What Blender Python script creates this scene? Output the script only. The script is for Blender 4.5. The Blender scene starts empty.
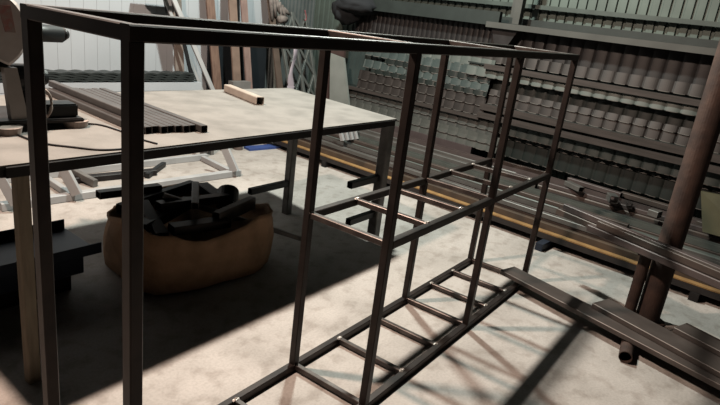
import bpy, bmesh, math, random
from mathutils import Vector, Matrix
random.seed(7)
SC = bpy.context.scene
COL = SC.collection

# ------------------------------------------------------------------ camera
cam_d = bpy.data.cameras.new('camera'); cam = bpy.data.objects.new('camera', cam_d); COL.objects.link(cam)
cam_d.sensor_width = 36; cam_d.lens = 575.2 / 720 * 36; cam_d.clip_start = 0.02
R = Vector((0.58891869, -0.79886921, 0.1224041)); U = Vector((0.18261921, 0.27907409, 0.94274486)); F = Vector((0.78728966, 0.53284673, -0.31024081))
cam.matrix_world = Matrix(((R.x, U.x, -F.x, -0.7798), (R.y, U.y, -F.y, -1.2039), (R.z, U.z, -F.z, 1.85505), (0, 0, 0, 1)))
SC.camera = cam
# ------------------------------------------------------------------ light
w = bpy.data.worlds.new('world'); SC.world = w; w.use_nodes = True
w.node_tree.nodes['Background'].inputs[0].default_value = (0.50, 0.56, 0.62, 1)
w.node_tree.nodes['Background'].inputs[1].default_value = 0.002
SC.view_settings.view_transform = 'Standard'; SC.view_settings.look = 'None'
SC.view_settings.gamma = 1; SC.view_settings.use_curve_mapping = False
SC.view_settings.exposure = 0.0
def lamp(name, loc, col, energy, r):
    l = bpy.data.lights.new(name, 'POINT'); l.color = col; l.energy = energy; l.shadow_soft_size = r
    o = bpy.data.objects.new(name, l); o.location = loc; COL.objects.link(o); return o
lamp('hanging_lamp_light', (3.45, 2.0, 4.2), (0.93, 1.0, 0.92), 1450, 0.10)
lamp('hanging_lamp_light', (0.30, 2.0, 4.2), (1.0, 0.76, 0.62), 1450, 0.10)

# ------------------------------------------------------------------ materials
MATS = {}; ALB = 0.40
def mat(name, c, rough=0.6, metal=0.0, c2=None, scale=6.0, amt=0.5, bump=0.0, bscale=40, spec=0.22, lo=0.35, hi=0.65, stretch=None):
    if name in MATS: return MATS[name]
    m = bpy.data.materials.new(name); m.use_nodes = True; nt = m.node_tree; b = nt.nodes['Principled BSDF']
    b.inputs['Roughness'].default_value = rough; b.inputs['Metallic'].default_value = metal
    b.inputs['Specular IOR Level'].default_value = spec
    if c2 is None: c2 = tuple(x * 0.75 for x in c)
    c = tuple(x * ALB for x in c); c2 = tuple(x * ALB for x in c2)
    tc = nt.nodes.new('ShaderNodeTexCoord')
    src = tc.outputs['Object']
    if stretch:
        mp = nt.nodes.new('ShaderNodeMapping'); mp.inputs['Scale'].default_value = stretch
        nt.links.new(src, mp.inputs[0]); src = mp.outputs[0]
    if c2 is None: c2 = tuple(x * 0.75 for x in c)
    n = nt.nodes.new('ShaderNodeTexNoise'); n.inputs['Scale'].default_value = scale; n.inputs['Detail'].default_value = 6
    nt.links.new(src, n.inputs['Vector'])
    r = nt.nodes.new('ShaderNodeValToRGB'); r.color_ramp.elements[0].position = lo; r.color_ramp.elements[1].position = hi
    r.color_ramp.elements[0].color = (*c2, 1); r.color_ramp.elements[1].color = (*c, 1)
    nt.links.new(n.outputs['Fac'], r.inputs[0]); nt.links.new(r.outputs[0], b.inputs['Base Color'])
    if bump:
        n2 = nt.nodes.new('ShaderNodeTexNoise'); n2.inputs['Scale'].default_value = bscale
        nt.links.new(src, n2.inputs['Vector'])
        bp = nt.nodes.new('ShaderNodeBump'); bp.inputs['Strength'].default_value = bump; bp.inputs['Distance'].default_value = 0.01
        nt.links.new(n2.outputs['Fac'], bp.inputs['Height']); nt.links.new(bp.outputs[0], b.inputs['Normal'])
    MATS[name] = m; return m

STEEL = mat('mill_steel', (0.075, 0.058, 0.052), 0.42, 0.55, (0.045, 0.036, 0.034), 9)
WELD = mat('weld_bead', (0.75, 0.68, 0.62), 0.35, 0.5, (0.45, 0.38, 0.34), 60)
RUNG = mat('rung_steel', (0.20, 0.17, 0.155), 0.36, 0.6, (0.11, 0.09, 0.085), 14)
DARK = mat('dark_steel', (0.045, 0.04, 0.04), 0.5, 0.4, (0.025, 0.022, 0.022), 8)
GREY = mat('grey_steel', (0.34, 0.325, 0.31), 0.45, 0.3, (0.17, 0.165, 0.16), 8)
TOPM = mat('tabletop', (0.315, 0.30, 0.28), 0.75, 0, (0.22, 0.21, 0.195), 4.5, bump=0.15, lo=0.3, hi=0.6)
WOOD = mat('pale_wood', (0.44, 0.37, 0.27), 0.8, 0, (0.33, 0.27, 0.2), 5, stretch=(8, 8, 1))
BROWN = mat('brown_board', (0.26, 0.165, 0.125), 0.75, 0, (0.18, 0.11, 0.085), 5, stretch=(8, 8, 1))
PINK = mat('pinkish_board', (0.36, 0.25, 0.22), 0.75, 0, (0.27, 0.18, 0.16), 5, stretch=(8, 8, 1))
WHITE = mat('white_plastic', (0.62, 0.63, 0.64), 0.45, 0, (0.52, 0.53, 0.54), 5)
RUST = mat('rusty_pipe', (0.115, 0.07, 0.055), 0.75, 0.1, (0.06, 0.04, 0.035), 9, bump=0.2)
ORANGE = mat('orange_primer', (0.50, 0.30, 0.12), 0.65, 0, (0.33, 0.19, 0.08), 7)
OCHRE = mat('ochre_face', (0.15, 0.10, 0.065), 0.7, 0.1, (0.08, 0.06, 0.045), 5)
SACK = mat('sack_cloth', (0.8, 0.50, 0.31), 0.9, 0, (0.55, 0.35, 0.21), 7, bump=0.5, bscale=30)
BLUE = mat('blue_steel', (0.04, 0.055, 0.085), 0.45, 0.3)
BLACK = mat('black_paint', (0.02, 0.022, 0.024), 0.45)

def floor_mat():
    m = bpy.data.materials.new('concrete'); m.use_nodes = True; nt = m.node_tree; b = nt.nodes['Principled BSDF']
    b.inputs['Roughness'].default_value = 0.72; b.inputs['Specular IOR Level'].default_value = 0.25
    tc = nt.nodes.new('ShaderNodeTexCoord')
    def noise(s, d=6):
        n = nt.nodes.new('ShaderNodeTexNoise'); n.inputs['Scale'].default_value = s; n.inputs['Detail'].default_value = d
        nt.links.new(tc.outputs['Object'], n.inputs['Vector']); return n
    def ramp(n, p0, c0, p1, c1):
        r = nt.nodes.new('ShaderNodeValToRGB'); e = r.color_ramp.elements
        e[0].position = p0; e[0].color = (*c0, 1); e[1].position = p1; e[1].color = (*c1, 1)
        nt.links.new(n.outputs['Fac'], r.inputs[0]); return r
    r1 = ramp(noise(2.2), 0.3, (0.215, 0.198, 0.182), 0.62, (0.295, 0.273, 0.255))
    r2 = ramp(noise(9), 0.34, (0.74, 0.71, 0.69), 0.5, (1, 1, 1))
    r3 = ramp(noise(70, 3), 0.25, (0.8, 0.8, 0.8), 0.6, (1, 1, 1))
    def mul(a, c):
        x = nt.nodes.new('ShaderNodeMixRGB'); x.blend_type = 'MULTIPLY'; x.inputs[0].default_value = 0.8
        nt.links.new(a, x.inputs[1]); nt.links.new(c, x.inputs[2]); return x.outputs[0]
    o = mul(mul(r1.outputs[0], r2.outputs[0]), r3.outputs[0])
    nt.links.new(o, b.inputs['Base Color'])
    bp = nt.nodes.new('ShaderNodeBump'); bp.inputs['Strength'].default_value = 0.25; bp.inputs['Distance'].default_value = 0.01
    nt.links.new(noise(25).outputs['Fac'], bp.inputs['Height']); nt.links.new(bp.outputs[0], b.inputs['Normal'])
    return m

# ------------------------------------------------------------------ helpers
TH = math.radians(5); DV = Vector((math.sin(TH), math.cos(TH), 0)); NV = Vector((math.cos(TH), -math.sin(TH), 0)); OV = Vector((4.40, 0, 0))
def W(s, t, z): return OV + DV * s + NV * t + Vector((0, 0, z))   # along the right wall, towards it, up

def link(name, bm, m, parent=None, loc=None, smooth=False):
    bmesh.ops.recalc_face_normals(bm, faces=bm.faces)
    me = bpy.data.meshes.new(name); 
    if loc is not None: bmesh.ops.translate(bm, verts=bm.verts, vec=-Vector(loc))
    bm.to_mesh(me); bm.free()
    for mm in (m if isinstance(m, (list, tuple)) else [m]): me.materials.append(mm)
    if smooth:
        for p in me.polygons: p.use_smooth = True
    o = bpy.data.objects.new(name, me); COL.objects.link(o)
    if parent is not None:
        o.parent = parent
        if loc is None: bm2 = None; me.transform(Matrix.Translation(-abs_loc(parent)))
        else: o.location = Vector(loc) - abs_loc(parent)
    elif loc is not None: o.location = loc
    return o
def abs_loc(o):
    v = Vector(o.location)
    while o.parent: o = o.parent; v += Vector(o.location)
    return v
def thing(name, label, cat, loc, group=None):
    o = bpy.data.objects.new(name, None); COL.objects.link(o); o.location = loc; o.empty_display_size = 0.1
    o['label'] = label; o['category'] = cat
    if group: o['group'] = group
    return o
def tag(o, label, cat, group=None, kind=None):
    if label: o['label'] = label
    if cat: o['category'] = cat
    if group: o['group'] = group
    if kind: o['kind'] = kind
    return o
def struct(name, bm, m, **k):
    o = link(name, bm, m, **k); o['kind'] = 'structure'; return o

def basis(p0, p1, up):
    d = (Vector(p1) - Vector(p0)).normalized(); up = Vector(up)
    s = d.cross(up)
    if s.length < 1e-4: s = d.cross(Vector((0, 1, 0)))
    s.normalize(); u = s.cross(d).normalized(); return d, s, u
def bar(bm, p0, p1, w, h, up=(0, 0, 1), wall=None, bev=None):
    """rectangular section bar between two axis points; wall -> hollow tube with open ends"""
    p0 = Vector(p0); p1 = Vector(p1); d, s, u = basis(p0, p1, up)
    def ring(c, w, h):
        b = min(w, h) * (0.09 if bev is None else bev)
        pts = []
        for sx, sy in ((-1, -1), (1, -1), (1, 1), (-1, 1)):
            cx, cy = sx * w / 2, sy * h / 2
            a = (cx, cy - sy * b); e = (cx - sx * b, cy)
            pts += [a, e] if (sx * sy > 0) else [e, a]
        # order around the outline
        pts.sort(key=lambda q: math.atan2(q[1] / h, q[0] / w))
        return [bm.verts.new(c + s * x + u * y) for x, y in pts]
    A = ring(p0, w, h); B = ring(p1, w, h); n = len(A)
    for i in range(n): bm.faces.new((A[i], A[(i + 1) % n], B[(i + 1) % n], B[i]))
    if wall:
        A2 = ring(p0, w - 2 * wall, h - 2 * wall); B2 = ring(p1, w - 2 * wall, h - 2 * wall)
        for i in range(n):
            j = (i + 1) % n
            bm.faces.new((A2[i], B2[i], B2[j], A2[j])); bm.faces.new((A[i], A2[i], A2[j], A[j])); bm.faces.new((B[i], B[j], B2[j], B2[i]))
    else:
        bm.faces.new(A); bm.faces.new(B)
    return bm
def channel(bm, p0, p1, w, h, t=0.006, up=(0, 0, 1)):
    """U channel lying open side up"""
    p0 = Vector(p0); p1 = Vector(p1); d, s, u = basis(p0, p1, up)
    prof = [(-w/2, -h/2), (w/2, -h/2), (w/2, h/2), (w/2 - t, h/2), (w/2 - t, -h/2 + t), (-w/2 + t, -h/2 + t), (-w/2 + t, h/2), (-w/2, h/2)]
    A = [bm.verts.new(p0 + s * x + u * y) for x, y in prof]; B = [bm.verts.new(p1 + s * x + u * y) for x, y in prof]
    n = 8
    for i in range(n): bm.faces.new((A[i], A[(i + 1) % n], B[(i + 1) % n], B[i]))
    for V in (A, B):
        bm.faces.new((V[0], V[1], V[4], V[5])); bm.faces.new((V[1], V[2], V[3], V[4])); bm.faces.new((V[5], V[6], V[7], V[0]))
    return bm
def angle(bm, p0, p1, w, h, t=0.006, up=(0, 0, 1)):
    p0 = Vector(p0); p1 = Vector(p1); d, s, u = basis(p0, p1, up)
    prof = [(-w/2, h/2), (-w/2, -h/2), (-w/2 + t, -h/2), (-w/2 + t, h/2 - t), (w/2, h/2 - t), (w/2, h/2)]
    A = [bm.verts.new(p0 + s * x + u * y) for x, y in prof]; B = [bm.verts.new(p1 + s * x + u * y) for x, y in prof]
    for i in range(6): bm.faces.new((A[i], A[(i + 1) % 6], B[(i + 1) % 6], B[i]))
    for V in (A, B): bm.faces.new((V[0], V[1], V[2], V[3])); bm.faces.new((V[0], V[3], V[4], V[5]))
    return bm
def cyl(bm, p0, p1, r0, r1=None, n=20, wall=None, cap=True):
    p0 = Vector(p0); p1 = Vector(p1); r1 = r0 if r1 is None else r1; d, s, u = basis(p0, p1, (0, 0, 1))
    def ring(c, r): return [bm.verts.new(c + (s * math.cos(a) + u * math.sin(a)) * r) for a in [2 * math.pi * i / n for i in range(n)]]
    A = ring(p0, r0); B = ring(p1, r1)
    for i in range(n): bm.faces.new((A[i], A[(i + 1) % n], B[(i + 1) % n], B[i]))
    if wall:
        A2 = ring(p0, r0 - wall); B2 = ring(p1, r1 - wall)
        for i in range(n):
            j = (i + 1) % n; bm.faces.new((A2[i], B2[i], B2[j], A2[j])); bm.faces.new((A[i], A2[i], A2[j], A[j])); bm.faces.new((B[i], B[j], B2[j], B2[i]))
    elif cap: bm.faces.new(A); bm.faces.new(B)
    return bm
def tubepath(bm, pts, r, n=8):
    pts = [Vector(p) for p in pts]; rings = []
    for i, p in enumerate(pts):
        d = (pts[min(i + 1, len(pts) - 1)] - pts[max(i - 1, 0)]).normalized()
        s = d.cross(Vector((0, 0, 1)));  s = s.normalized() if s.length > 1e-4 else Vector((1, 0, 0)); u = s.cross(d)
        rings.append([bm.verts.new(p + (s * math.cos(a) + u * math.sin(a)) * r) for a in [2 * math.pi * k / n for k in range(n)]])
    for A, B in zip(rings, rings[1:]):
        for k in range(n): bm.faces.new((A[k], A[(k + 1) % n], B[(k + 1) % n], B[k]))
    bm.faces.new(rings[0]); bm.faces.new(rings[-1]); return bm
def slab(bm, poly, z0, z1):
    A = [bm.verts.new((x, y, z0)) for x, y in poly]; B = [bm.verts.new((x, y, z1)) for x, y in poly]; n = len(A)
    for i in range(n): bm.faces.new((A[i], A[(i + 1) % n], B[(i + 1) % n], B[i]))
    bm.faces.new(A); bm.faces.new(B); return bm
def hexa(bm, c):  # eight corners: bottom four, top four
    V = [bm.verts.new(Vector(x)) for x in c]
    for f in ((0, 1, 2, 3), (4, 5, 6, 7), (0, 1, 5, 4), (1, 2, 6, 5), (2, 3, 7, 6), (3, 0, 4, 7)): bm.faces.new([V[i] for i in f])
    return bm
def wbox(bm, s0, s1, t0, t1, z0, z1):
    return hexa(bm, [W(s0, t0, z0), W(s1, t0, z0), W(s1, t1, z0), W(s0, t1, z0), W(s0, t0, z1), W(s1, t0, z1), W(s1, t1, z1), W(s0, t1, z1)])
def blob(bm, c, r, sub=2, jit=0.0, seed=0):
    rr = random.Random(seed)
    res = bmesh.ops.create_icosphere(bm, subdivisions=sub, radius=1)
    for v in res['verts']:
        k = 1 + rr.uniform(-jit, jit); v.co = Vector(c) + Vector((v.co.x * r[0] * k, v.co.y * r[1] * k, v.co.z * r[2] * k))
    return bm
NB = bmesh.new

# ------------------------------------------------------------------ the setting
bm = NB(); slab(bm, [(-4, -5), (8, -5), (8, 7), (-4, 7)], -0.05, 0); struct('floor', bm, floor_mat())
SW = 5.0; TW = 1.42
def ribbed(fn, a0, a1, z0, z1, pitch, depth, thick=0.004, flat=0.62):
    """trapezoid-ribbed sheet; fn(a, out, z) -> point"""
    bm = NB(); prof = []; a = a0; n = int(round((a1 - a0) / pitch)); pitch = (a1 - a0) / n
    for i in range(n):
        b = a0 + i * pitch
        prof += [(b, 0), (b + pitch * flat, 0), (b + pitch * (flat + 0.08), depth), (b + pitch * 0.92, depth)]
    prof.append((a1, 0))
    lo = [bm.verts.new(fn(x, y, z0)) for x, y in prof]; hi = [bm.verts.new(fn(x, y, z1)) for x, y in prof]
    lo2 = [bm.verts.new(fn(x, y - thick, z0)) for x, y in prof]; hi2 = [bm.verts.new(fn(x, y - thick, z1)) for x, y in prof]
    for i in range(len(prof) - 1):
        bm.faces.new((lo[i], lo[i + 1], hi[i + 1], hi[i])); bm.faces.new((lo2[i], lo2[i + 1], hi2[i + 1], hi2[i]))
        bm.faces.new((hi[i], hi[i + 1], hi2[i + 1], hi2[i])); bm.faces.new((lo[i], lo[i + 1], lo2[i + 1], lo2[i]))
    bm.faces.new((lo[0], hi[0], hi2[0], lo2[0])); bm.faces.new((lo[-1], hi[-1], hi2[-1], lo2[-1]))
    return bm
GREENWALL = mat('greengrey_ribbed_sheet', (0.13, 0.165, 0.145), 0.5, 0.2, (0.095, 0.12, 0.107), 3)
struct('wall_right', ribbed(lambda a, o, z: W(a, TW - o, z), -4, SW, 0, 4.8, 0.104, -0.02), GREENWALL)
PANEL = mat('white_sandwich_panel', (0.60, 0.64, 0.685), 0.45, 0, (0.55, 0.59, 0.63), 1.2)
SEAM = mat('panel_seam', (0.25, 0.28, 0.3), 0.6)
bm = NB(); t = 0.55
while t > -6.5:
    wbox(bm, SW, SW + 0.06, t - 0.145, t - 0.0025, 0, 4.8); t -= 0.145
wbox(bm, SW + 0.004, SW + 0.06, -6.6, 0.55, 0, 4.8)
struct('wall_left', bm, PANEL)
CORR = mat('grey_corrugated_sheet', (0.19, 0.215, 0.215), 0.5, 0.2, (0.13, 0.15, 0.15), 4)
struct('wall_corner', ribbed(lambda a, o, z: W(SW - o, a, z), 0.55, TW, 0, 4.8, 0.07, 0.02), CORR)
bm = NB(); wbox(bm, -3.5, SW, TW - 0.10, TW - 0.035, 2.14, 2.185); struct('trim_1', bm, mat('green_grey_rail', (0.07, 0.09, 0.08), 0.5))

# ------------------------------------------------------------------ the welded frame
T = 0.04; HT = 1.769; DP = 0.509; ZM = 0.907
XS = [0.02, 1.289, 2.430, 3.462]
FB = [T / 2, DP - T / 2]
L = XS[3] + T / 2
fr = thing('shelving_frame', 'large dark welded square-tube shelving frame standing in the foreground on the concrete', 'metal frame', (L / 2, DP / 2, 0))
for y in FB:
    for x in XS:
        bm = NB(); bar(bm, (x, y, T), (x, y, HT - T), T, T, up=(0, 1, 0)); link('post', bm, STEEL, fr, loc=(x, y, T))
    for z in (T / 2, HT - T / 2):
        bm = NB(); bar(bm, (0, y, z), (L, y, z), T, T); link('long_rail', bm, STEEL, fr, loc=(0, y, z))
    for a, b in ((1, 2), (2, 3)):
        bm = NB(); bar(bm, (XS[a] + T / 2, y, ZM - T / 2), (XS[b] - T / 2, y, ZM - T / 2), T, T); link('shelf_rail', bm, STEEL, fr, loc=(XS[a], y, ZM))
def rung(x, z, m=RUNG, wd=0.028, nm='shelf_rung'):
    bm = NB(); bar(bm, (x, T, z - 0.015), (x, DP - T, z - 0.015), wd, 0.03); r = link(nm, bm, m, fr, loc=(x, DP / 2, z))
    for yy in (T - 0.004, DP - T + 0.004):
        bm = NB(); blob(bm, (x, yy, z - 0.001), (0.019, 0.012, 0.007), 2, 0.25, int(x * 100)); link('weld_bead', bm, WELD, r, loc=(x, yy, z))
for x in XS:
    for z in (HT,) : 
        bm = NB(); bar(bm, (x, T, z - T / 2), (x, DP - T, z - T / 2), T, T); link('cross_rail', bm, STEEL if x < 1 else RUNG, fr, loc=(x, DP / 2, z))
for b in range(3):
    for k in range(3):
        rung(XS[b] + (XS[b + 1] - XS[b]) * k / 3, T + 0.001)
rung(XS[3], T + 0.001)
for b in (1, 2):
    for k in range(3): rung(XS[b] + (XS[b + 1] - XS[b]) * k / 3, ZM + 0.001)
rung(XS[3], ZM + 0.001)

# ------------------------------------------------------------------ the work table
TZ = 1.09
tb = thing('work_table', 'long pale-topped workbench with dark steel edge standing behind the welded frame', 'table', (1.7, 1.9, 0))
poly = [(0.22, 1.255), (3.165, 1.215), (3.40, 2.62), (0.30, 2.76)]
bm = NB(); slab(bm, poly, TZ - 0.006, TZ); link('tabletop', bm, TOPM, tb, loc=(1.7, 1.9, TZ))
bm = NB()
cen = Vector((1.77, 1.95))
bm2 = NB(); slab(bm2, poly, TZ - 0.02, TZ - 0.0065); link('added_bounce_absorber', bm2, BLACK, tb, loc=(1.7, 1.9, TZ - .015))  # black slab added to soak up bounce light beneath the tabletop
q = [Vector(a) + (cen - Vector(a)).normalized() * 0.03 for a in poly]
for i in range(4):
    a, b = q[i], q[(i + 1) % 4]; bar(bm, (a.x, a.y, TZ - 0.032), (b.x, b.y, TZ - 0.032), 0.04, 0.05)
link('edge_frame', bm, DARK, tb, loc=(1.7, 1.9, TZ - 0.03))
def leg(x, y, w, m, x2=None, lab=None, d=None):
    bm = NB(); bar(bm, (x, y, 0), (x if x2 is None else x2, y, TZ - 0.057), w, d or w, up=(0, 1, 0)); o = link('leg', bm, m, tb, loc=(x, y, 0))
    if lab: o['label'] = lab
leg(0.315, 1.285, 0.055, WOOD, lab='pale wooden leg at the near left corner')
leg(3.185, 1.30, 0.085, GREY); leg(3.05, 2.20, 0.07, GREY); leg(0.35, 2.68, 0.05, GREY); 
for (x0, x1, y, z) in ((2.56, 3.02, 2.20, 0.30), (2.76, 3.14, 1.31, 0.57), (2.80, 3.14, 1.31, 0.25)):
    bm = NB(); bar(bm, (x0, y, z), (x1, y, z), 0.05, 0.055, wall=0.004); link('brace_stub', bm, BLACK, tb, loc=(x0, y, z))

# ------------------------------------------------------------------ things on the table
TUBES = mat('pale_tube_steel', (0.17, 0.155, 0.15), 0.42, 0.5, (0.12, 0.11, 0.105), 6)
dirT = Vector((0.35, 1.25, 0)).normalized()     # tubes run back and to the left
cross = Vector((dirT.y, -dirT.x, 0))
# the stack: square tubes side by side, open ends towards the camera
e0 = Vector((1.045, 1.52, 0)); e1 = Vector((1.38, 1.445, 0)); ax = (e1 - e0).normalized()
far = Vector((1.42, 2.72, 0))
run = Vector((0.09, 1.0, 0)).normalized()
ORD = ['leftmost', 'second', 'third', 'fourth', 'fifth', 'sixth', 'seventh', 'eighth']
for i in range(8):
    p = e0 + ax * (0.0435 * i) + Vector((0, 0, TZ + 0.0205)); jit = random.uniform(-0.012, 0.012)
    bm = NB(); bar(bm, p + run * jit, p + run * (1.22 + jit * 2), 0.041, 0.040, wall=0.003)
    o = link('square_tube', bm, TUBES, loc=p)
    tag(o, 'grey square steel tube, ' + ORD[i] + (' from the left' if i else '') + ' in the row laid on the workbench', 'metal tube', 'square tubes laid out on the workbench')
p = e0 + ax * 0.30 + Vector((0, 0.02, TZ + 0.0205 + 0.042))
p = Vector((1.10, 1.62, TZ + 0.0205 + 0.042))
bm = NB(); bar(bm, p, p + run * 1.15, 0.04, 0.04, wall=0.003); o = link('square_tube', bm, TUBES, loc=p)
tag(o, 'square steel tube lying on top of the row of tubes on the workbench', 'metal tube')
p = Vector((1.39, 1.41, TZ + 0.022)); 
bm = NB(); bar(bm, p, p + Vector((0.09, 1, 0)).normalized() * 1.25, 0.042, 0.042, wall=0.003); o = link('square_tube', bm, TUBES, loc=p)
tag(o, 'outermost right square tube of the workbench row, its open end reaching furthest forward', 'metal tube')
p = Vector((2.40, 1.99, TZ + 0.032)); 
bm = NB(); bar(bm, p, p + Vector((0.16, 0.55, 0)).normalized() * 0.58, 0.065, 0.062, wall=0.004); o = link('short_tube_offcut', bm, mat('pale_offcut', (0.62, 0.54, 0.46), 0.5, 0.2, (0.5, 0.42, 0.36), 8), loc=p)
tag(o, 'short pale rectangular tube offcut with open end, alone in the middle of the workbench', 'metal tube')
def cable(name, pts, r, label, m=BLACK):
    bm = NB(); tubepath(bm, pts, r); o = link(name, bm, m, loc=pts[0], smooth=True); tag(o, label, 'cable')
def smooth_pts(P, n=8):
    P = [Vector(p) for p in P]; out = []
    for i in range(len(P) - 1):
        a, b, c, d = P[max(i - 1, 0)], P[i], P[i + 1], P[min(i + 2, len(P) - 1)]
        for k in range(n):
            t = k / n; out.append(0.5 * ((2 * b) + (c - a) * t + (2 * a - 5 * b + 4 * c - d) * t * t + (3 * b - a - 3 * c + d) * t ** 3))
    out.append(P[-1]); return out
cz = TZ + 0.005
cable('power_cable', smooth_pts([(0.80, 1.86, cz), (0.95, 1.79, cz), (0.98, 1.60, cz), (0.97, 1.42, cz), (0.99, 1.29, cz)]), 0.0045, 'thin dark cable running from the saw forward across the workbench')
cable('power_cable', smooth_pts([(0.50, 1.70, cz), (0.52, 1.52, cz), (0.60, 1.40, cz), (0.70, 1.29, cz), (0.86, 1.262, cz)]), 0.005, 'dark cable lying along the near edge of the workbench below the saw')

# the cut-off saw
SX, SY = 0.60, 1.85
saw = thing('cutoff_saw', 'grey and black abrasive cutoff saw standing on the left end of the workbench', 'saw', (SX, SY, TZ))
PALE = mat('saw_casting', (0.62, 0.57, 0.54), 0.45, 0.1, (0.5, 0.46, 0.43), 5)
FOOT = mat('saw_foot', (0.62, 0.50, 0.44), 0.6)
bm = NB(); slab(bm, [(0.34, 1.80), (0.86, 1.74), (0.90, 2.12), (0.36, 2.2)], TZ + 0.035, TZ + 0.055); bmesh.ops.bevel(bm, geom=bm.edges[:], offset=0.006, segments=2, affect='EDGES'); link('base', bm, DARK, saw, loc=(SX, SY, TZ + .04))
for fx, fy in ((0.48, 1.76), (0.84, 1.80), (0.42, 2.14), (0.86, 2.08)):
    bm = NB(); cyl(bm, (fx, fy, TZ), (fx, fy, TZ + 0.036), 0.058, 0.066); link('foot', bm, FOOT, saw, loc=(fx, fy, TZ), smooth=False)
bm = NB()
hexa(bm, [(0.52, 1.80, TZ + .055), (0.60, 1.80, TZ + .055), (0.60, 1.84, TZ + .055), (0.52, 1.84, TZ + .055), (0.50, 1.80, 1.40), (0.56, 1.80, 1.40), (0.56, 1.84, 1.40), (0.50, 1.84, 1.40)])
link('arm', bm, PALE, saw, loc=(.55, 1.82, 1.2))
# blade guard: thick half disc with rim
gc = Vector((0.42, 1.80, 1.58)); bm = NB()
N = 30; R0 = 0.19
def gring(y, r): return [bm.verts.new((gc.x + r * math.cos(a), y, gc.z + r * math.sin(a))) for a in [math.radians(-60 + 250 * i / N) for i in range(N + 1)]]
rA = gring(1.765, R0 - 0.015); rB = gring(1.775, R0); rC = gring(1.835, R0); rD = gring(1.845, R0 - 0.015)
for P_, Q_ in ((rA, rB), (rB, rC), (rC, rD)):
    for i in range(N): bm.faces.new((P_[i], P_[i + 1], Q_[i + 1], Q_[i]))
bm.faces.new(rA); bm.faces.new(rD); bm.faces.new([rA[0], rB[0], rC[0], rD[0], rD[-1], rC[-1], rB[-1], rA[-1]])
g = link('blade_guard', bm, mat('guard_paint', (0.95, 0.86, 0.82), 0.4, 0.2), saw, loc=gc)
bm = NB(); hexa(bm, [(0.50, 1.760, 1.57), (0.545, 1.760, 1.57), (0.545, 1.766, 1.57), (0.50, 1.766, 1.57), (0.475, 1.760, 1.69), (0.53, 1.760, 1.69), (0.53, 1.766, 1.69), (0.475, 1.766, 1.69)])
link('warning_sticker', bm, mat('red_sticker', (0.62, 0.25, 0.22), 0.5, 0, (0.55, 0.45, 0.42), 40), g, loc=(.52, 1.763, 1.63))
bm = NB(); cyl(bm, (0.42, 1.85, 1.52), (0.42, 1.853, 1.52), 0.17, n=40); link('cutting_disc', bm, DARK, saw, loc=(.42, 1.85, 1.52))
bm = NB(); cyl(bm, (0.46, 1.84, 1.57), (0.80, 1.84, 1.565), 0.046, 0.042, 24); cyl(bm, (0.80, 1.84, 1.565), (0.835, 1.84, 1.565), 0.042, 0.02, 24); link('handle_grip', bm, BLACK, saw, loc=(.6, 1.84, 1.57), smooth=True)
bm = NB(); cyl(bm, (0.56, 1.90, 1.34), (0.71, 1.90, 1.34), 0.07, 0.065, 24); cyl(bm, (0.71, 1.90, 1.34), (0.74, 1.90, 1.34), 0.05, 0.04, 24); link('motor', bm, BLACK, saw, loc=(.66, 1.9, 1.34))
bm = NB(); bar(bm, (0.66, 1.95, TZ + .055), (0.66, 1.95, 1.28), 0.05, 0.06, up=(0, 1, 0)); link('pivot_bracket', bm, BLACK, saw, loc=(.66, 1.95, 1.2))
bm = NB(); slab(bm, [(0.66, 1.80), (0.845, 1.775), (0.86, 1.90), (0.68, 1.93)], TZ + 0.055, TZ + 0.125); bmesh.ops.bevel(bm, geom=bm.edges[:], offset=0.008, segments=2, affect='EDGES'); link('vice_block', bm, BLACK, saw, loc=(.75, 1.85, TZ + .09))
bm = NB()
pts = [(0.655 + 0.05 * math.cos(a), 1.775, 1.225 + 0.075 * math.sin(a)) for a in [math.radians(-80 + 16 * i) for i in range(11)]]
tubepath(bm, pts, 0.008); link('spring_strap', bm, FOOT, saw, loc=(.66, 1.775, 1.2), smooth=True)
# ------------------------------------------------------------------ under the table: sack of scrap
def sack():
    bm = NB(); N = 44; prof = [(0.0, 0.92), (0.02, 1.0), (0.10, 1.04), (0.20, 1.05), (0.30, 1.02), (0.37, 0.98), (0.41, 0.99), (0.405, 0.955), (0.36, 0.94), (0.30, 0.93), (0.28, 0.5), (0.28, 0.02)]
    c = Vector((1.70, 1.88)); rr = random.Random(3); ph = [rr.uniform(0, 6.28) for _ in range(6)]; rings = []
    for z, k in prof:
        ring = []
        for i in range(N):
            a = 2 * math.pi * i / N
            e = 3.2; ca, sa = math.cos(a), math.sin(a)
            x = abs(ca) ** (2 / e) * (1 if ca > 0 else -1) * 0.53; y = abs(sa) ** (2 / e) * (1 if sa > 0 else -1) * 0.42
            wob = 1 + 0.02 * math.sin(5 * a + ph[0] + 9 * z) + 0.014 * math.sin(11 * a + ph[1] - 14 * z) + 0.01 * math.sin(19 * a + ph[2])
            zz = z + (0.035 * math.sin(3 * a + ph[3]) + 0.02 * math.sin(7 * a + ph[4])) * (z > 0.25)
            ang = math.radians(-6); X = x * k * wob; Y = y * k * wob
            ring.append(bm.verts.new((c.x + X * math.cos(ang) - Y * math.sin(ang), c.y + X * math.sin(ang) + Y * math.cos(ang), zz)))
        rings.append(ring)
    for A, B in zip(rings, rings[1:]):
        for i in range(N): bm.faces.new((A[i], A[(i + 1) % N], B[(i + 1) % N], B[i]))
    bm.faces.new(rings[0]); bm.faces.new(rings[-1])
    o = link('scrap_sack', bm, SACK, loc=(c.x, c.y, 0), smooth=True); tag(o, 'big open brown cloth sack filled with metal scrap, standing under the workbench', 'sack')
sack()
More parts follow.
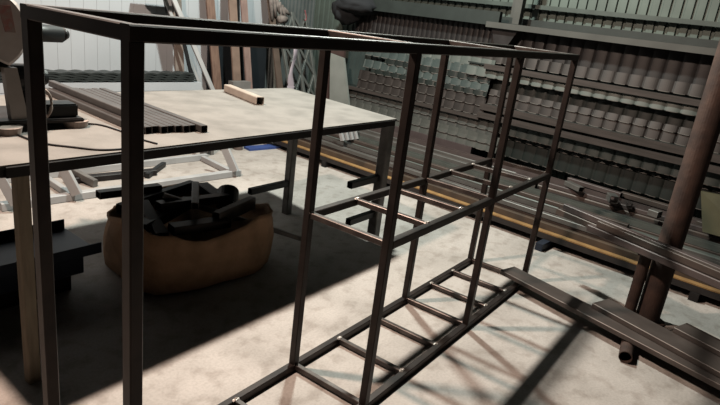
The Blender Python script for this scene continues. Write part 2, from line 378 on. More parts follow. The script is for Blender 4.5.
SCR = [((1.24, 1.80, .40), (1.78, 2.02, .41), .09, .07, 'dark square tube offcut lying at the left in the scrap sack'),
       ((1.70, 1.63, .42), (2.12, 1.72, .43), .06, .09, 'bluish-grey rectangular tube offcut near the front rim of the scrap sack'),
       ((1.28, 2.10, .43), (1.95, 2.20, .46), .06, .07, 'dark tube offcut at the back of the scrap sack'),
       ((1.38, 1.68, .40), (1.78, 1.60, .39), .10, .06, 'flat dark bar lying along the front of the scrap sack'),
       ((1.53, 1.97, .52), (2.46, 1.46, .13), .035, .035, 'long thin dark tube laid across the scrap sack, sticking out to the right'),
       ((1.22, 2.25, .50), (1.66, 2.20, .49), .07, .05, 'short dark bar end poking out at the back left of the scrap sack'),
       ((1.95, 1.80, .42), (2.05, 2.2, .43), .09, .07, 'dark offcut at the right side of the scrap sack'),
       ((1.45, 1.92, .47), (2.00, 1.86, .45), .08, .06, 'dark box-section offcut in the middle of the scrap sack'),
       ((1.62, 1.75, .49), (1.90, 2.10, .50), .05, .05, 'thin dark offcut lying crosswise on the scrap sack'),
       ((1.30, 1.66, .38), (1.42, 2.05, .46), .08, .05, 'dark flat offcut sloping at the left rim of the scrap sack')]
for k, (a, b, w_, h_, lab) in enumerate(SCR):
    bm = NB(); bar(bm, a, b, w_, h_, wall=0.004); o = link('tube_offcut', bm, GREY if k in (1, 4, 8) else STEEL if k % 2 else DARK, loc=a); tag(o, lab, 'metal offcut', 'scrap in the sack')
bm = NB(); cyl(bm, (2.00, 1.86, .39), (2.08, 1.94, .46), 0.08, 0.08, 20, wall=0.01); o = link('pipe_offcut', bm, BLACK, loc=(2.0, 1.86, .39)); tag(o, 'round black pipe offcut near the right end of the scrap sack', 'metal offcut', 'scrap in the sack')
# dark blue channels left of the sack
for k, (y, z, x1, w_, h_) in enumerate(((2.16, 0.06, 0.90, 0.30, 0.12), (2.10, 0.18, 0.95, 0.30, 0.12), (2.17, 0.275, 1.06, 0.48, 0.07))):
    bm = NB(); (channel if k != 1 else bar)(bm, (-0.35, y + 0.05, z), (x1, y, z), w_, h_)
    o = link('steel_channel', bm, BLUE if k else DARK, loc=(x1, y, z))
    tag(o, ['dark steel channel at the bottom of the pile left of the scrap sack', 'dark blue steel box profile in the middle of the pile left of the scrap sack', 'wide dark blue channel tray on top of the pile left of the scrap sack'][k], 'metal profile', 'profiles piled left of the sack')

# ------------------------------------------------------------------ white and grey frames on the floor behind
def wframe(name, lab, m, pieces, cat='metal frame'):
    t_ = thing(name, lab, cat, Vector(pieces[0][0]) * Vector((1, 1, 0)).length * 0 + Vector((pieces[0][0][0], pieces[0][0][1], 0)))
    for nm, a, b, w_, h_ in [(q_[4],) + q_[:4] for q_ in pieces]:
        bm = NB(); bar(bm, a, b, w_, h_); link(nm, bm, m, t_, loc=a)
wframe('window_frame', 'white window-like profile frame lying on the floor behind the workbench', WHITE,
       [((1.15, 3.56, .035), (3.50, 3.34, .035), .07, .07, 'rail'), ((1.25, 4.25, .035), (3.60, 4.02, .035), .05, .07, 'rail'),
        ((1.72, 3.55, .035), (1.78, 4.16, .035), .05, .06, 'crossbar'), ((3.42, 3.40, .035), (3.52, 3.98, .035), .05, .06, 'crossbar'),
        ((3.40, 3.30, .07), (3.34, 3.50, .42), .04, .09, 'stile'), ((1.72, 3.44, .07), (1.64, 3.55, .34), .04, .09, 'stile'), ((1.22, 3.46, .07), (1.10, 3.52, .42), .03, .07, 'stile')])
FLOORBARS = [((1.9, 3.95, .03), (2.75, 3.80, .03), .09, .06, DARK, 'dark flat bar on the floor inside the white frame'),
             ((2.05, 3.72, .04), (1.95, 4.35, .13), .05, .07, GREY, 'short grey bar leaning inside the white frame, left end'),
             ((2.35, 4.45, .03), (3.6, 4.35, .03), .10, .06, DARK, 'long dark bar on the floor behind the white frame'),
             ((2.6, 3.72, .03), (3.0, 4.0, .03), .05, .05, BLACK, 'black tube lying askew inside the white frame')]
for a, b, w_, h_, m_, lab in FLOORBARS:
    bm = NB(); bar(bm, a, b, w_, h_); o = link('steel_bar', bm, m_, loc=a); tag(o, lab, 'metal bar')
bm = NB(); bar(bm, (3.62, 4.1, 0), (3.62, 4.1, .45), 0.05, 0.07, up=(0, 1, 0)); bar(bm, (3.8, 4.18, 0), (3.8, 4.18, .45), 0.05, 0.07, up=(0, 1, 0)); bar(bm, (3.55, 4.12, .44), (4.1, 4.18, .44), .06, .06)
bar(bm, (4.05, 4.2, 0), (4.05, 4.2, .45), 0.06, 0.07, up=(0, 1, 0))
o = link('low_trestle', bm, GREY, loc=(3.62, 4.1, 0)); tag(o, 'low grey steel trestle on the floor seen under the workbench', 'trestle')
bm = NB(); cyl(bm, (4.28, 4.22, 0), (4.28, 4.22, .16), 0.06, 0.055); o = link('paint_can', bm, mat('can_brown', (0.22, 0.17, 0.15), .5), loc=(4.28, 4.22, 0)); tag(o, 'small brown can on the floor beside the blue board', 'can')
bm = NB(); hexa(bm, [(4.35, 4.08, 0), (4.85, 4.0, 0), (4.88, 4.14, 0), (4.38, 4.22, 0), (4.35, 4.08, .03), (4.85, 4.0, .03), (4.88, 4.14, .03), (4.38, 4.22, .03)])
o = link('blue_board', bm, mat('bright_blue', (0.08, 0.14, 0.42), .5), loc=(4.35, 4.1, 0)); tag(o, 'small bright blue board lying flat on the floor near the far wall', 'board')

# ------------------------------------------------------------------ against the left wall
def lean(name, lab, cat, t0, t1, wd, z1, m, s0=4.62, s1=4.93, th=0.03, group=None, hollow=None):
    """board leaning on the left wall, foot at t0, top at t1"""
    bm = NB(); a = W(s0, t0, 0.02); b = W(s1 - th, t1, z1)
    bar(bm, a, b, wd, th, up=-DV, wall=hollow); o = link(name, bm, m, loc=a); tag(o, lab, cat, group); return o
lean('wooden_board', 'greyish brown board leaning on the white wall, leftmost of the boards', 'board', -1.03, -1.03, 0.12, 2.3, mat('greyish_board', (0.30, 0.25, 0.22), .8))
lean('wooden_board', 'wide brown board leaning on the white wall just right of the white stepladder', 'board', -0.43, -0.61, 0.12, 2.4, BROWN)
lean('wooden_board', 'brown board in front of the dark panel, left of the pinkish board', 'board', -0.22, -0.30, 0.12, 2.4, mat('mid_brown_board', (0.31, 0.215, 0.17), .8), s0=4.5, s1=4.86)
lean('wooden_board', 'pinkish brown board in front of the dark panel, right of the brown one', 'board', -0.01, -0.13, 0.10, 2.4, PINK, s0=4.5, s1=4.86)
lean('standing_board', 'dark blue-black panel standing against the white wall behind the brown boards', 'panel', 0.0, 0.0, 0.98, 1.52, mat('dark_navy', (0.016, 0.022, 0.028), .6), s0=4.9, s1=4.98)
lean('panel_strip', 'pale green narrow panel strip leaning beside the dark brown pole', 'panel', 0.56, 0.52, 0.12, 2.4, mat('pale_green_strip', (0.36, 0.42, 0.39), .5))
lean('wooden_pole', 'dark brown pole leaning left of the grey lattice', 'pole', 0.60, 0.30, 0.10, 2.3, mat('dark_brown_pole', (0.17, 0.125, 0.10), .8), s0=4.5, s1=4.86)
bm = NB(); wbox(bm, 4.35, 4.45, -0.50, -0.22, 0, 0.84); o = link('grey_crate', bm, mat('crate_grey', (0.27, 0.26, 0.25), .7), loc=W(4.4, -.1, 0)); tag(o, 'low grey box standing in front of the brown boards behind the workbench', 'box')
# stepladder
sl = thing('stepladder', 'white stepladder with dark rear legs leaning by the white wall', 'ladder', W(4.55, -0.95, 0))
for (ta, tb_, sa, sb, m_, nm, wd) in ((-0.36, -1.22, 4.40, 4.60, WHITE, 'front_rail', .055), (-0.36, -1.22, 4.72, 4.80, WHITE, 'front_rail', .04), (-0.74, -1.20, 4.50, 4.62, BLACK, 'rear_leg', .04), (-0.74, -1.20, 4.80, 4.82, BLACK, 'rear_leg', .035)):
    bm = NB(); a = W(sa, ta, 0); b = W(sb, tb_, 1.76); bar(bm, a, b, wd, .03, up=-DV); link(nm, bm, m_, sl, loc=a)
bm = NB(); bar(bm, W(4.70, -1.50, 1.78), W(4.70, -1.08, 1.78), .22, .04); link('top_cap', bm, WHITE, sl, loc=W(4.75, -1.2, 1.77))
for f in (.15, .33, .84):
    bm = NB(); bar(bm, W(4.41 + .2 * f, -0.37 - .86 * f, 1.76 * f), W(4.71 + .08 * f, -0.37 - .86 * f, 1.76 * f), .06, .02); link('step', bm, WHITE, sl, loc=W(4.4, -.7, 1.76 * f))
# stack of panels with dark wavy sheets on top, by the white wall
bm = NB(); 
for k in range(9): wbox(bm, 4.30, 4.52, -3.9, -1.0 - 0.01 * (k % 2), 0.094 * k, 0.094 * k + 0.09)
o = link('panel_stack', bm, PANEL, loc=W(4.6, -2.4, 0)); tag(o, 'white stack of wall panels on the floor along the white wall', 'panel stack')
def wavy_stack():
    bm = NB(); nx = 120
    for k in range(4):
        z0 = 0.846 + 0.024 * k; tt0, tt1 = -3.85 + .02 * k, -1.05 - .015 * k; rows = []
        for (s_, dz) in ((4.32, 0), (4.32, .018), (4.50, .018), (4.50, 0)):
            rows.append([bm.verts.new(W(s_, tt0 + (tt1 - tt0) * i / nx, z0 + dz + 0.012 * abs(math.sin(math.pi * (tt1 - tt0) * i / nx / 0.148)))) for i in range(nx + 1)])
        for a in range(4):
            A, B = rows[a], rows[(a + 1) % 4]
            for i in range(nx): bm.faces.new((A[i], A[i + 1], B[i + 1], B[i]))
        bm.faces.new([r_[0] for r_ in rows]); bm.faces.new([r_[-1] for r_ in rows])
    o = link('roofing_sheet_stack', bm, mat('dark_tile_sheet', (0.05, 0.06, 0.06), .45, .2), loc=W(4.6, -2.4, .77)); tag(o, 'dark wavy-edged roofing sheets stacked on the white panels by the white wall', 'roofing sheets')
wavy_stack()
# lattice truss
lt = thing('lattice_truss', 'grey steel lattice with crossed braces leaning in the far corner', 'metal lattice', W(4.3, .85, 0))
def lp(u, v): return W(4.25 + 0.6 * v / 2.2, 0.62 + u * 0.52 - 0.16 * v / 2.2, v)
for a in (0, 0.5, 1.0):
    bm = NB(); bar(bm, lp(a, 0.02), lp(a - .05, 1.75), .045, .045, up=-DV); link('upright', bm, mat('lattice_grey', (0.20, 0.22, 0.21), .5, .3), lt, loc=lp(a, 0))
for k in range(4):
    for (a, b) in (((0, .1), (.5, .1)), ((.5, .1), (1, .1))):
        v0 = .12 + .40 * k
        for (u0, u1) in (((a[0], b[0])), ((b[0], a[0]))):
            bm = NB(); bar(bm, lp(u0 - .02, v0), lp(u1 - .02, v0 + .40), .035, .035, up=-DV); link('diagonal_brace', bm, MATS['lattice_grey'], lt, loc=lp(u0, v0))
# plastic bag strip hanging from the lattice
bm = NB(); rows = []
for i in range(15):
    f = i / 14; z = 1.32 - .66 * f; rr_ = random.Random(i)
    cx = 0.48 - 0.14 * f + .02 * math.sin(9 * f); wd = .028 + .022 * abs(math.sin(5 * f + .6))
    rows.append([bm.verts.new(W(4.32 + .02 * math.sin(2 * math.pi * q_ / 8 + f * 6) - .1 * f, cx + wd * math.cos(2 * math.pi * q_ / 8) , z)) for q_ in range(8)])
for A, B in zip(rows, rows[1:]):
    for q_ in range(8): bm.faces.new((A[q_], A[(q_ + 1) % 8], B[(q_ + 1) % 8], B[q_]))
bm.faces.new(rows[0]); bm.faces.new(rows[-1])
o = link('plastic_strip', bm, mat('pinkish_plastic', (0.50, 0.44, 0.50), .4), loc=rows and W(4.3, .85, 1.3), smooth=True); tag(o, 'crumpled pinkish plastic strip hanging in front of the grey lattice', 'plastic strip')
# rag with red cord
bm = NB(); 
for k in range(6): 
    rr_ = random.Random(k); cyl(bm, W(4.7, .30 + .05 * k, 1.98 - .04 * k), W(4.7, .36 + .06 * k, 1.62 + .05 * (k % 3)), .035, .022, 8)
blob(bm, W(4.68, .52, 1.64), (.10, .07, .06), 2, .2, 4)
o = link('bundled_rag', bm, mat('rag_brown', (0.16, 0.135, 0.125), .9, 0, (0.3, 0.26, 0.24), 20), loc=W(4.7, .45, 1.8), smooth=True); tag(o, 'brown twisted rag bundle hanging above the brown pole in the corner', 'rag')
bm = NB(); tubepath(bm, smooth_pts([W(4.60, .86, 1.80), W(4.60, .90, 1.70), W(4.60, .88, 1.66)]), .010); o = link('red_cord', bm, mat('red_cord', (0.35, .12, .13), .6), loc=W(4.6, .9, 1.7), smooth=True); tag(o, 'short red cord hanging on the corrugated wall', 'cord')
# grey wedge board and dark reddish board
bm = NB(); a = W(3.60, 1.08, 0.0)
hexa(bm, [W(3.40, 0.90, 0), W(3.90, 0.90, 0), W(3.90, .93, 0), W(3.40, .93, 0), W(3.80, 0.90, 1.25), W(4.06, .90, 1.28), W(4.06, .93, 1.28), W(3.80, .93, 1.25)])
o = link('grey_board', bm, mat('pale_greygreen', (0.33, 0.35, 0.33), .55, 0, (0.26, .28, .26), 4), loc=a); tag(o, 'pale grey tapering board leaning at the left end of the rack', 'board')
for k in range(4):
    bm = NB(); t_ = .12 + .085 * k; a = W(2.95, t_, .36); bar(bm, a, W(3.05, t_ - .05, .66), .035, .05, up=-DV); o = link('white_slat', bm, WHITE, loc=a)
    tag(o, ['leftmost','second','third','rightmost'][k] + ' white plastic slat of the four standing behind the floor pile, seen under the workbench', 'slat', 'white slats standing behind the floor pile')

# ------------------------------------------------------------------ the rack with roofing tile sheets
TSTEP = 0.137
def tile_sheet(lab, s0, s1, z0, z1, tb_, m, step, ph=0.0, lean_=0.05, col_pitch=TSTEP):
    bm = NB(); nper = 8; ns = max(8, int((s1 - s0) / col_pitch * nper)); rows = []
    zs = []; z = z0
    k = 0
    while z < z1 - 1e-4:
        for f in (0.0, min(0.1, 0.006 / step), 0.55, 0.97): 
            if z + f * step <= z1: zs.append((z + f * step, f))
        z += step
    zs.append((z1, .97))
    for z, f in zs:
        row = []
        for i in range(ns + 1):
            s = s0 + (s1 - s0) * i / ns; wv = abs(math.sin(math.pi * (s / col_pitch + ph))) ** 0.22
            out = 0.024 * wv + (0.016 if f == 0 else 0.018 * (1 - f)) 
            zz = z - 0.010 * wv if z0 + .01 < z < z1 - .005 else z - (0.010 * wv if z <= z0 + .01 else -0.008 * wv)
            row.append(W(s, tb_ - out + lean_ * (z - z0), zz))
        rows.append(row)
    V = [[bm.verts.new(p_) for p_ in r_] for r_ in rows]
    B_ = [[bm.verts.new(p_ + NV * 0.006) for p_ in r_] for r_ in rows]
    for X in (V, B_):
        for j, (A, B) in enumerate(zip(X, X[1:])):
            for i in range(ns):
                fc = bm.faces.new((A[i], A[i + 1], B[i + 1], B[i]))
                if X is V and zs[j][1] == 0 and (i % nper) not in (0, nper - 1): fc.material_index = 1
    for a in (0, -1):
        for i in range(ns): bm.faces.new((V[a][i], V[a][i + 1], B_[a][i + 1], B_[a][i]))
    for j in range(len(V) - 1):
        for c_ in (0, -1): bm.faces.new((V[j][c_], V[j + 1][c_], B_[j + 1][c_], B_[j][c_]))
    o = link('roofing_tile_sheet', bm, [m, EDGE], loc=W((s0 + s1) / 2, tb_, z0)); tag(o, lab, 'roofing sheet')
EDGE = mat('pale_sheet_edge', (0.30, 0.28, 0.26), .5, .1)  # paler strip along the lower edge of each tile row
TBROWN = mat('brown_tile', (0.042, 0.034, 0.031), .5, .1, (0.03, .025, .023), 4)
TDGREEN = mat('dark_green_tile', (0.016, 0.023, 0.02), .45, .1, (0.012, .017, .015), 4)
TDBROWN = mat('dark_brown_tile', (0.019, 0.016, 0.016), .5, .1)
TTEAL = mat('teal_tile', (0.075, 0.10, 0.096), .5, .1, (0.05, .068, .066), 4)
TGREY = mat('grey_tile', (0.08, 0.083, 0.076), .5, .1, (0.055, .057, .053), 4)
TLIGHT = mat('light_green_tile', (0.13, 0.15, 0.138), .5, .1, (0.10, .115, .105), 4)
SM = 1.62; SE = 3.85
RB = -2.2
# right bay
tile_sheet('very dark roofing tile sheet on the right, just under the pale top beam', RB, SM + .3, 1.59, 1.90, 1.16, TDBROWN, .4)
tile_sheet('brown roofing tile sheet on the right, above the upper shelf beam', RB, SM + .3, 1.515, 1.61, 1.08, TBROWN, .2)
tile_sheet('pale green strip of roofing tiles on the right, directly below the upper shelf beam', RB, SM + .3, 1.35, 1.432, 1.00, TLIGHT, .3)
tile_sheet('dark green roofing tile sheet on the right, below the pale green strip', RB, SM + .3, 1.20, 1.37, 1.10, TDGREEN, .2, .3)
tile_sheet('brown roofing tile sheet on the right, directly above the double lower beams', RB, SM + .3, 1.06, 1.21, 1.05, TBROWN, .1, .15)
tile_sheet('teal roofing tile sheet on the right, right below the double lower beams', RB, SM + .7, 0.755, 0.86, 1.05, TTEAL, .11, .5)
tile_sheet('dark green roofing tile sheet low on the right, behind the floor pile', RB, SM + .8, 0.50, 0.77, 1.12, TDGREEN, .2, .2)
# left bay
tile_sheet('dark brown ribbed sheet in the left bay below the dark green top board', SM, SE, 1.52, 1.92, 1.14, TDBROWN, .5, 0, .03, .074)
tile_sheet('light grey-green strip of roofing tiles in the left bay, topmost row', SM - .03, SE - .3, 1.44, 1.53, 1.05, TLIGHT, .1)
tile_sheet('teal roofing tile row in the left bay, below the light topmost row', SM - .03, SE - .35, 1.35, 1.44, 1.03, TTEAL, .1, .3)
tile_sheet('dark roofing tile row in the left bay, between the two teal rows', SM - .03, SE - .7, 1.28, 1.35, 1.02, TDGREEN, .1, .1)
tile_sheet('teal roofing tile row in the left bay, above the thin dark row', SM - .03, SE - .35, 1.19, 1.28, 1.01, TTEAL, .1, .6)
tile_sheet('thin dark green roofing tile row in the left bay above the brown rows', SM - .03, SE - .5, 1.13, 1.19, 1.00, TDGREEN, .1)
tile_sheet('brown roofing tile sheet in the left bay above the thin middle beam', SM - .03, SE - .3, 0.91, 1.13, 0.99, TBROWN, .11, .4)
tile_sheet('grey roofing tile sheet in the left bay below the thin middle beam', SM - .25, SE - .1, 0.68, 0.85, 1.00, TGREY, .085)
tile_sheet('pale grey roofing tile sheet at the bottom of the left bay', SM - .30, SE - .1, 0.53, 0.70, 0.97, mat('pale_tile', (0.10, 0.105, 0.095), .5), .085, .3)
# teal vertical ribs at the left end
o = link('ribbed_sheet', ribbed(lambda a, o_, z: W(a, 1.22 - o_, z), 3.0, 4.0, 0.86, 1.55, 0.1, 0.02), TTEAL, loc=W(3.5, 1.2, .86)); tag(o, 'teal ribbed sheet standing upright at the left end of the rack', 'ribbed sheet')
bm = NB(); wbox(bm, 3.88, 4.2, .98, 1.02, 0.0, 1.42); o = link('reddish_board', bm, mat('reddish_board', (0.10, 0.06, 0.055), .7), loc=W(4, 1, 0)); tag(o, 'dark reddish upright board at the left end of the rack', 'board')
# rack structure
rk = thing('storage_rack', 'long steel storage rack with horizontal beams along the right-hand ribbed wall', 'rack', W(0.8, 1.1, 0))
BEAMG = mat('pale_green_beam', (0.105, 0.106, 0.097), .5, .1, (0.075, .076, .07), 3)
BEAMB = mat('brown_grey_beam', (0.095, 0.078, 0.072), .5, .2, (0.065, .055, .05), 3, stretch=(1, 1, 12))
BEAMD = mat('dark_green_board', (0.033, 0.042, 0.039), .5, .1)
for nm, s0, s1, t0, t1, z0, z1, m_ in (('beam', RB, 1.75, .94, 1.02, 1.885, 1.945, BEAMG), ('shelf_board', RB, 1.75, 1.02, 1.36, 1.925, 1.945, BEAMD), ('rear_beam', RB, 1.75, 1.22, 1.28, 1.95, 2.02, BEAMD),
    ('beam', SM, SE + .2, .98, 1.04, 1.91, 2.06, BEAMD), ('shelf_board', SM, SE + .2, 1.04, 1.36, 1.93, 1.95, BEAMD),
    ('beam', RB, SM + .05, .93, .99, 1.435, 1.49, BEAMB), ('beam', RB, SM + .02, .95, 1.0, 0.975, 1.045, BEAMB), ('beam', RB, SM + .02, .92, .97, 0.885, 0.945, BEAMB),
    ('beam', SM, SE + .2, .93, .97, 0.855, 0.895, BEAMB), ('beam', SM, SE + .2, .90, .96, 0.45, 0.53, mat('purple_brown_beam', (0.13, 0.10, 0.10), .5, .2)),
    ('shelf_board', RB, SM + .3, 1.0, 1.36, 1.035, 1.05, BEAMD), ('shelf_board', SM, SE + .2, .97, 1.36, 0.87, 0.885, BEAMD), ('shelf_board', RB, SM + .3, .99, 1.36, 1.47, 1.485, BEAMD),
    ('upright', SM - .03, SM + .03, 1.28, 1.34, 0, 2.5, BEAMG), ('upright', SE + .1, SE + .16, 1.28, 1.34, 0, 2.1, BEAMD), ('upright', RB, RB + .06, 1.28, 1.34, 0, 2.1, BEAMD)):
    bm = NB(); wbox(bm, s0, s1, t0, t1, z0, z1); link(nm, bm, m_, rk, loc=W((s0 + s1) / 2, t0, z0))
bm = NB(); hexa(bm, [W(1.50, 1.0, 1.66), W(1.62, 1.0, 1.66), W(1.62, 1.3, 1.66), W(1.50, 1.3, 1.66), W(1.38, 1.0, 1.88), W(1.70, 1.0, 1.88), W(1.70, 1.3, 1.88), W(1.38, 1.3, 1.88)]); link('bracket', bm, DARK, rk, loc=W(1.5, 1.1, 1.8))
# upright wall post top
bm = NB(); wbox(bm, 1.40, 1.48, 1.02, 1.10, 1.95, 3.6); o = link('roof_post', bm, BEAMG, loc=W(1.44, 1.06, 1.95)); tag(o, 'greenish grey square post rising above the top beam of the rack', 'post')
# dark cloth
bm = NB(); blob(bm, W(3.9, .98, 1.88), (.18, .22, .2), 3, .12, 9); blob(bm, W(3.7, .98, 1.95), (.25, .3, .12), 3, .12, 11); o = link('dark_cloth', bm, mat('dark_cloth', (0.02, 0.022, 0.026), .9), loc=W(3.9, .98, 1.8), smooth=True); tag(o, 'black cloth bundle hanging over the left end of the rack top', 'cloth')

# ------------------------------------------------------------------ the pile of long profiles on the floor
PM = [mat('pile_brown', (0.15, 0.115, 0.10), .5, .3, (0.10, .08, .07), 4), mat('pile_grey', (0.21, 0.20, 0.19), .45, .3, (0.15, .145, .135), 4), mat('pile_dark', (0.06, 0.052, 0.05), .5, .3),
      mat('pile_green', (0.16, 0.18, 0.165), .5, .2), mat('pile_mauve', (0.17, 0.135, 0.13), .5, .3)]
for i, s in enumerate((-2.2, -1.1, 0.17, 1.6, 3.1)):
    bm = NB(); wbox(bm, s - .035, s + .035, -0.02 if i != 2 else -0.16, 1.2, 0, 0.07); o = link('sleeper_beam', bm, BLUE if i == 2 else DARK, loc=W(s, .5, 0))
    tag(o, 'dark bearer beam poking out from under the pile of profiles' if i == 2 else 'dark bearer beam under the long pile of profiles by the right wall', 'beam', None if i == 2 else 'bearers under the profile pile')
def pile(name, lab, fn, s0, s1, t, z, wd, h, m, drift=0.0):
    bm = NB(); fn(bm, W(s0, t + drift, z + h / 2), W(s1, t - drift * 0, z + h / 2), wd, h); o = link(name, bm, m, loc=W(s0, t, z)); tag(o, lab, 'metal profile', 'long profiles piled on the floor by the right wall')
G1 = 'long profiles piled'
Z0 = 0.072
tube_ = lambda bm, a, b, w_, h_: bar(bm, a, b, w_, h_, wall=0.004)
# (type, s0, s1, t, z, w, h, mat, label)
P_ = [
 ('steel_channel', channel, -3.0, 4.3, .06, Z0, .12, .05, PM[2], 'lowest dark channel at the front foot of the floor pile'),
 ('orange_angle', angle, -3.0, 4.4, .045, Z0 + .052, .07, .012, ORANGE, 'long orange-primed strip running along the front edge of the floor pile'),
 ('ochre_profile', bar, -3.0, 4.4, .10, Z0 + .052, .05, .075, OCHRE, 'ochre-brown stained profile right behind the orange strip'),
 ('steel_tube', tube_, -1.2, 4.2, .17, Z0, .07, .15, PM[0], 'brown tube just behind the ochre profile in the floor pile'),
 ('steel_tube', tube_, -3.0, 3.9, .155, Z0 + .152, .06, .05, PM[1], 'grey tube lying high near the front of the floor pile'),
 ('steel_tube', tube_, -3.0, 4.3, .255, Z0, .08, .20, PM[4], 'mauve-brown deep profile in the front half of the floor pile'),
 ('steel_channel', channel, -2.6, 3.6, .25, Z0 + .202, .075, .035, PM[1], 'grey open channel resting on the mauve-brown profile'),
 ('steel_tube', tube_, -3.0, 4.1, .345, Z0, .08, .24, PM[3], 'greenish grey deep profile in the middle of the floor pile'),
 ('steel_tube', tube_, -0.4, 4.0, .345, Z0 + .242, .06, .04, PM[0], 'thin brown tube on the greenish profile of the floor pile'),
 ('steel_tube', tube_, -3.0, 4.2, .44, Z0, .09, .26, PM[0], 'deep brown profile in the middle of the floor pile'),
 ('steel_channel', channel, -3.0, 3.2, .44, Z0 + .262, .085, .05, PM[3], 'greenish channel on top of the deep brown profile'),
 ('steel_tube', tube_, -3.0, 4.0, .54, Z0, .09, .30, PM[2], 'black deep profile behind the middle of the floor pile'),
 ('steel_tube', tube_, 0.6, 4.2, .54, Z0 + .302, .07, .05, PM[1], 'grey tube resting on the black deep profile'),
 ('steel_tube', tube_, -3.0, 4.2, .645, Z0, .10, .33, PM[0], 'broad brown profile in the back half of the floor pile'),
 ('steel_tube', tube_, -3.0, 0.9, .645, Z0 + .332, .05, .04, PM[4], 'thin mauve tube on the broad brown profile'),
 ('steel_tube', tube_, -3.0, 4.2, .755, Z0, .10, .36, PM[1], 'broad grey profile in the back half of the floor pile'),
 ('steel_channel', channel, -1.9, 3.9, .76, Z0 + .362, .09, .04, PM[4], 'mauve channel lying on the broad grey profile'),
 ('steel_tube', tube_, -3.0, 4.2, .87, Z0, .10, .36, PM[2], 'rearmost dark deep profile of the floor pile'),
]
for nm, fn, s0, s1, t_, z_, w_, h_, m_, lab in P_: pile(nm, lab, fn, s0, s1, t_, z_, w_, h_, m_)
# second short pile level (right part)
OFF = [(-1.0, .70, .42, .45, .06, .05, .3, PM[0], 'pinkish brown short bar lying on the right part of the floor pile'),
       (-0.15, .55, .46, .13, .08, .07, 1.0, PM[1], 'short grey block offcut on the floor pile, left of the long brown bar'),
       (-0.55, .50, .45, .09, .09, .06, .2, PM[1], 'small square grey offcut on the floor pile nearest the rusty pipe'),
       (0.25, .62, .46, .22, .07, .05, .5, PM[1], 'grey offcut on the floor pile near the rear post of the welded frame'),
       (0.10, .75, .48, .55, .06, .045, .08, PM[4], 'mauve bar on the rear of the floor pile'),
       (-0.45, .80, .47, .6, .07, .05, .05, PM[0], 'long brown bar at the back of the floor pile under the tile sheets'),
       (-0.30, .60, .44, .08, .05, .05, 1.2, PM[2], 'tiny dark offcut in the middle of the floor pile')]
for s, t_, z_, ln, w_, h_, rot_, m_, lab in OFF:
    bm = NB(); a = W(s, t_, z_ + h_ / 2); dd = (DV * math.cos(rot_) + NV * math.sin(rot_)) * ln; bar(bm, a - dd / 2, a + dd / 2, w_, h_, wall=0.004); o = link('steel_offcut', bm, m_, loc=a); tag(o, lab, 'metal offcut')
bm = NB(); hexa(bm, [W(-1.35, .55, .44), W(-.95, .50, .44), W(-.95, .53, .44), W(-1.35, .58, .44), W(-1.35, .85, .74), W(-.80, .80, .72), W(-.80, .83, .72), W(-1.35, .88, .74)])
o = link('yellow_green_sheet', bm, mat('yellow_green', (0.09, 0.08, 0.04), .6), loc=W(-1.1, .7, .45)); tag(o, 'yellowish green sheet leaning behind the rusty pipe column', 'sheet')
# bundle crossing in front of the column
bd = Vector((-0.35, -0.86, 0)).normalized(); bs = Vector((-bd.y, bd.x, 0)) 
for k, (ox, oz, st, m_, lab) in enumerate(((0, 0, 0, PM[4], 'lower mauve-brown profile crossing in front of the rusty pipe column'), (.07, 0, -.35, PM[0], 'lower brown profile crossing just before the rusty pipe column, behind the mauve one'),
                                  (.015, .052, .06, PM[0], 'upper brown profile crossing in front of the rusty pipe column'), (.075, .052, -.30, PM[4], 'upper mauve profile behind the upper brown one by the column'))):
    a = Vector((3.62, -0.36, 0.56)) + Vector((1, -.4, 0)).normalized() * (ox - .06) + Vector((0, 0, oz)) + bd * st
    bm = NB(); bar(bm, a, a + bd * 2.6, .055, .05, wall=.004); o = link('steel_profile', bm, m_, loc=a); tag(o, lab, 'metal profile')
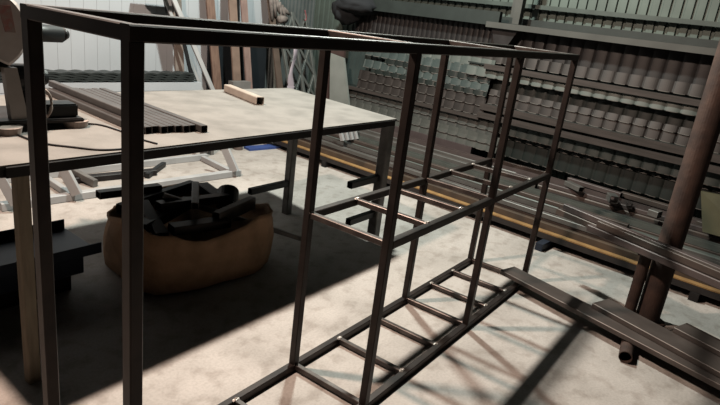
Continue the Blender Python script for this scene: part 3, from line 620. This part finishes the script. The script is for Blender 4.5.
# stand under the bundle
st = thing('pipe_stand', 'rusty pipe stand with a thin leg beside the column, holding up the crossing profiles', 'stand', (3.60, -0.74, 0))
bm = NB(); cyl(bm, (3.535, -0.76, 0), (3.535, -0.76, .50), .04, wall=.004); link('leg', bm, RUST, st, loc=(3.535, -.76, 0), smooth=False)
bm = NB(); bar(bm, (3.46, -0.73, .517), (3.54, -0.76, .517), .04, .034); link('cross_head', bm, RUST, st, loc=(3.56, -.76, .517))
# rusty column
bm = NB(); cyl(bm, (3.605, -0.875, 0), (3.605, -0.875, 4.8), 0.08, n=32); cyl(bm, (3.605, -0.875, 0), (3.605, -0.875, .012), .12, n=24)
o = link('rusty_column', bm, RUST, loc=(3.605, -.875, 0)); tag(o, 'thick rusty brown round pipe column standing on the floor at the right', 'column')

# ------------------------------------------------------------------ flat profiles in the right foreground
PLK = mat('foreground_profile', (0.20, 0.17, 0.155), .42, .45, (0.145, .12, .11), 6)
def plank(tip, end, wd, z, h, lab, side):
    tip = Vector(tip); end = Vector(end); d = (end - tip).normalized(); n = Vector((-d.y, d.x, 0)) * side
    a = Vector((tip.x, tip.y, z + h / 2)) + n * wd / 2; b = a + Vector((d.x, d.y, 0)) * 2.6
    bm = NB(); bar(bm, a, b, wd, h, wall=.004); o = link('flat_profile', bm, PLK, loc=a); tag(o, lab, 'metal profile')
# near edges given, width goes towards +x
plank((3.265, .15, 0), (2.845, -1.25, 0), .17, .083, .035, 'nearest long flat steel profile of the foreground bundle, its tip reaching over the welded frame', 1)
plank((3.19, -.56, 0), (2.88, -1.37, 0), .19, .119, .036, 'flat steel profile lying on top of the foreground bundle with a square cut end', 1)
plank((3.19, -1.07, 0), (3.06, -1.40, 0), .16, .156, .036, 'uppermost flat profile at the far right of the foreground bundle', 1)
bm = NB(); cyl(bm, (2.83, -.885, .0405), (3.42, -.80, .0405), .04, n=24, wall=.005)
o = link('bearer_pipe', bm, RUST, loc=(2.83, -.885, .04), smooth=False); tag(o, 'short rusty pipe lying under the foreground profiles as a support, its end showing', 'pipe')
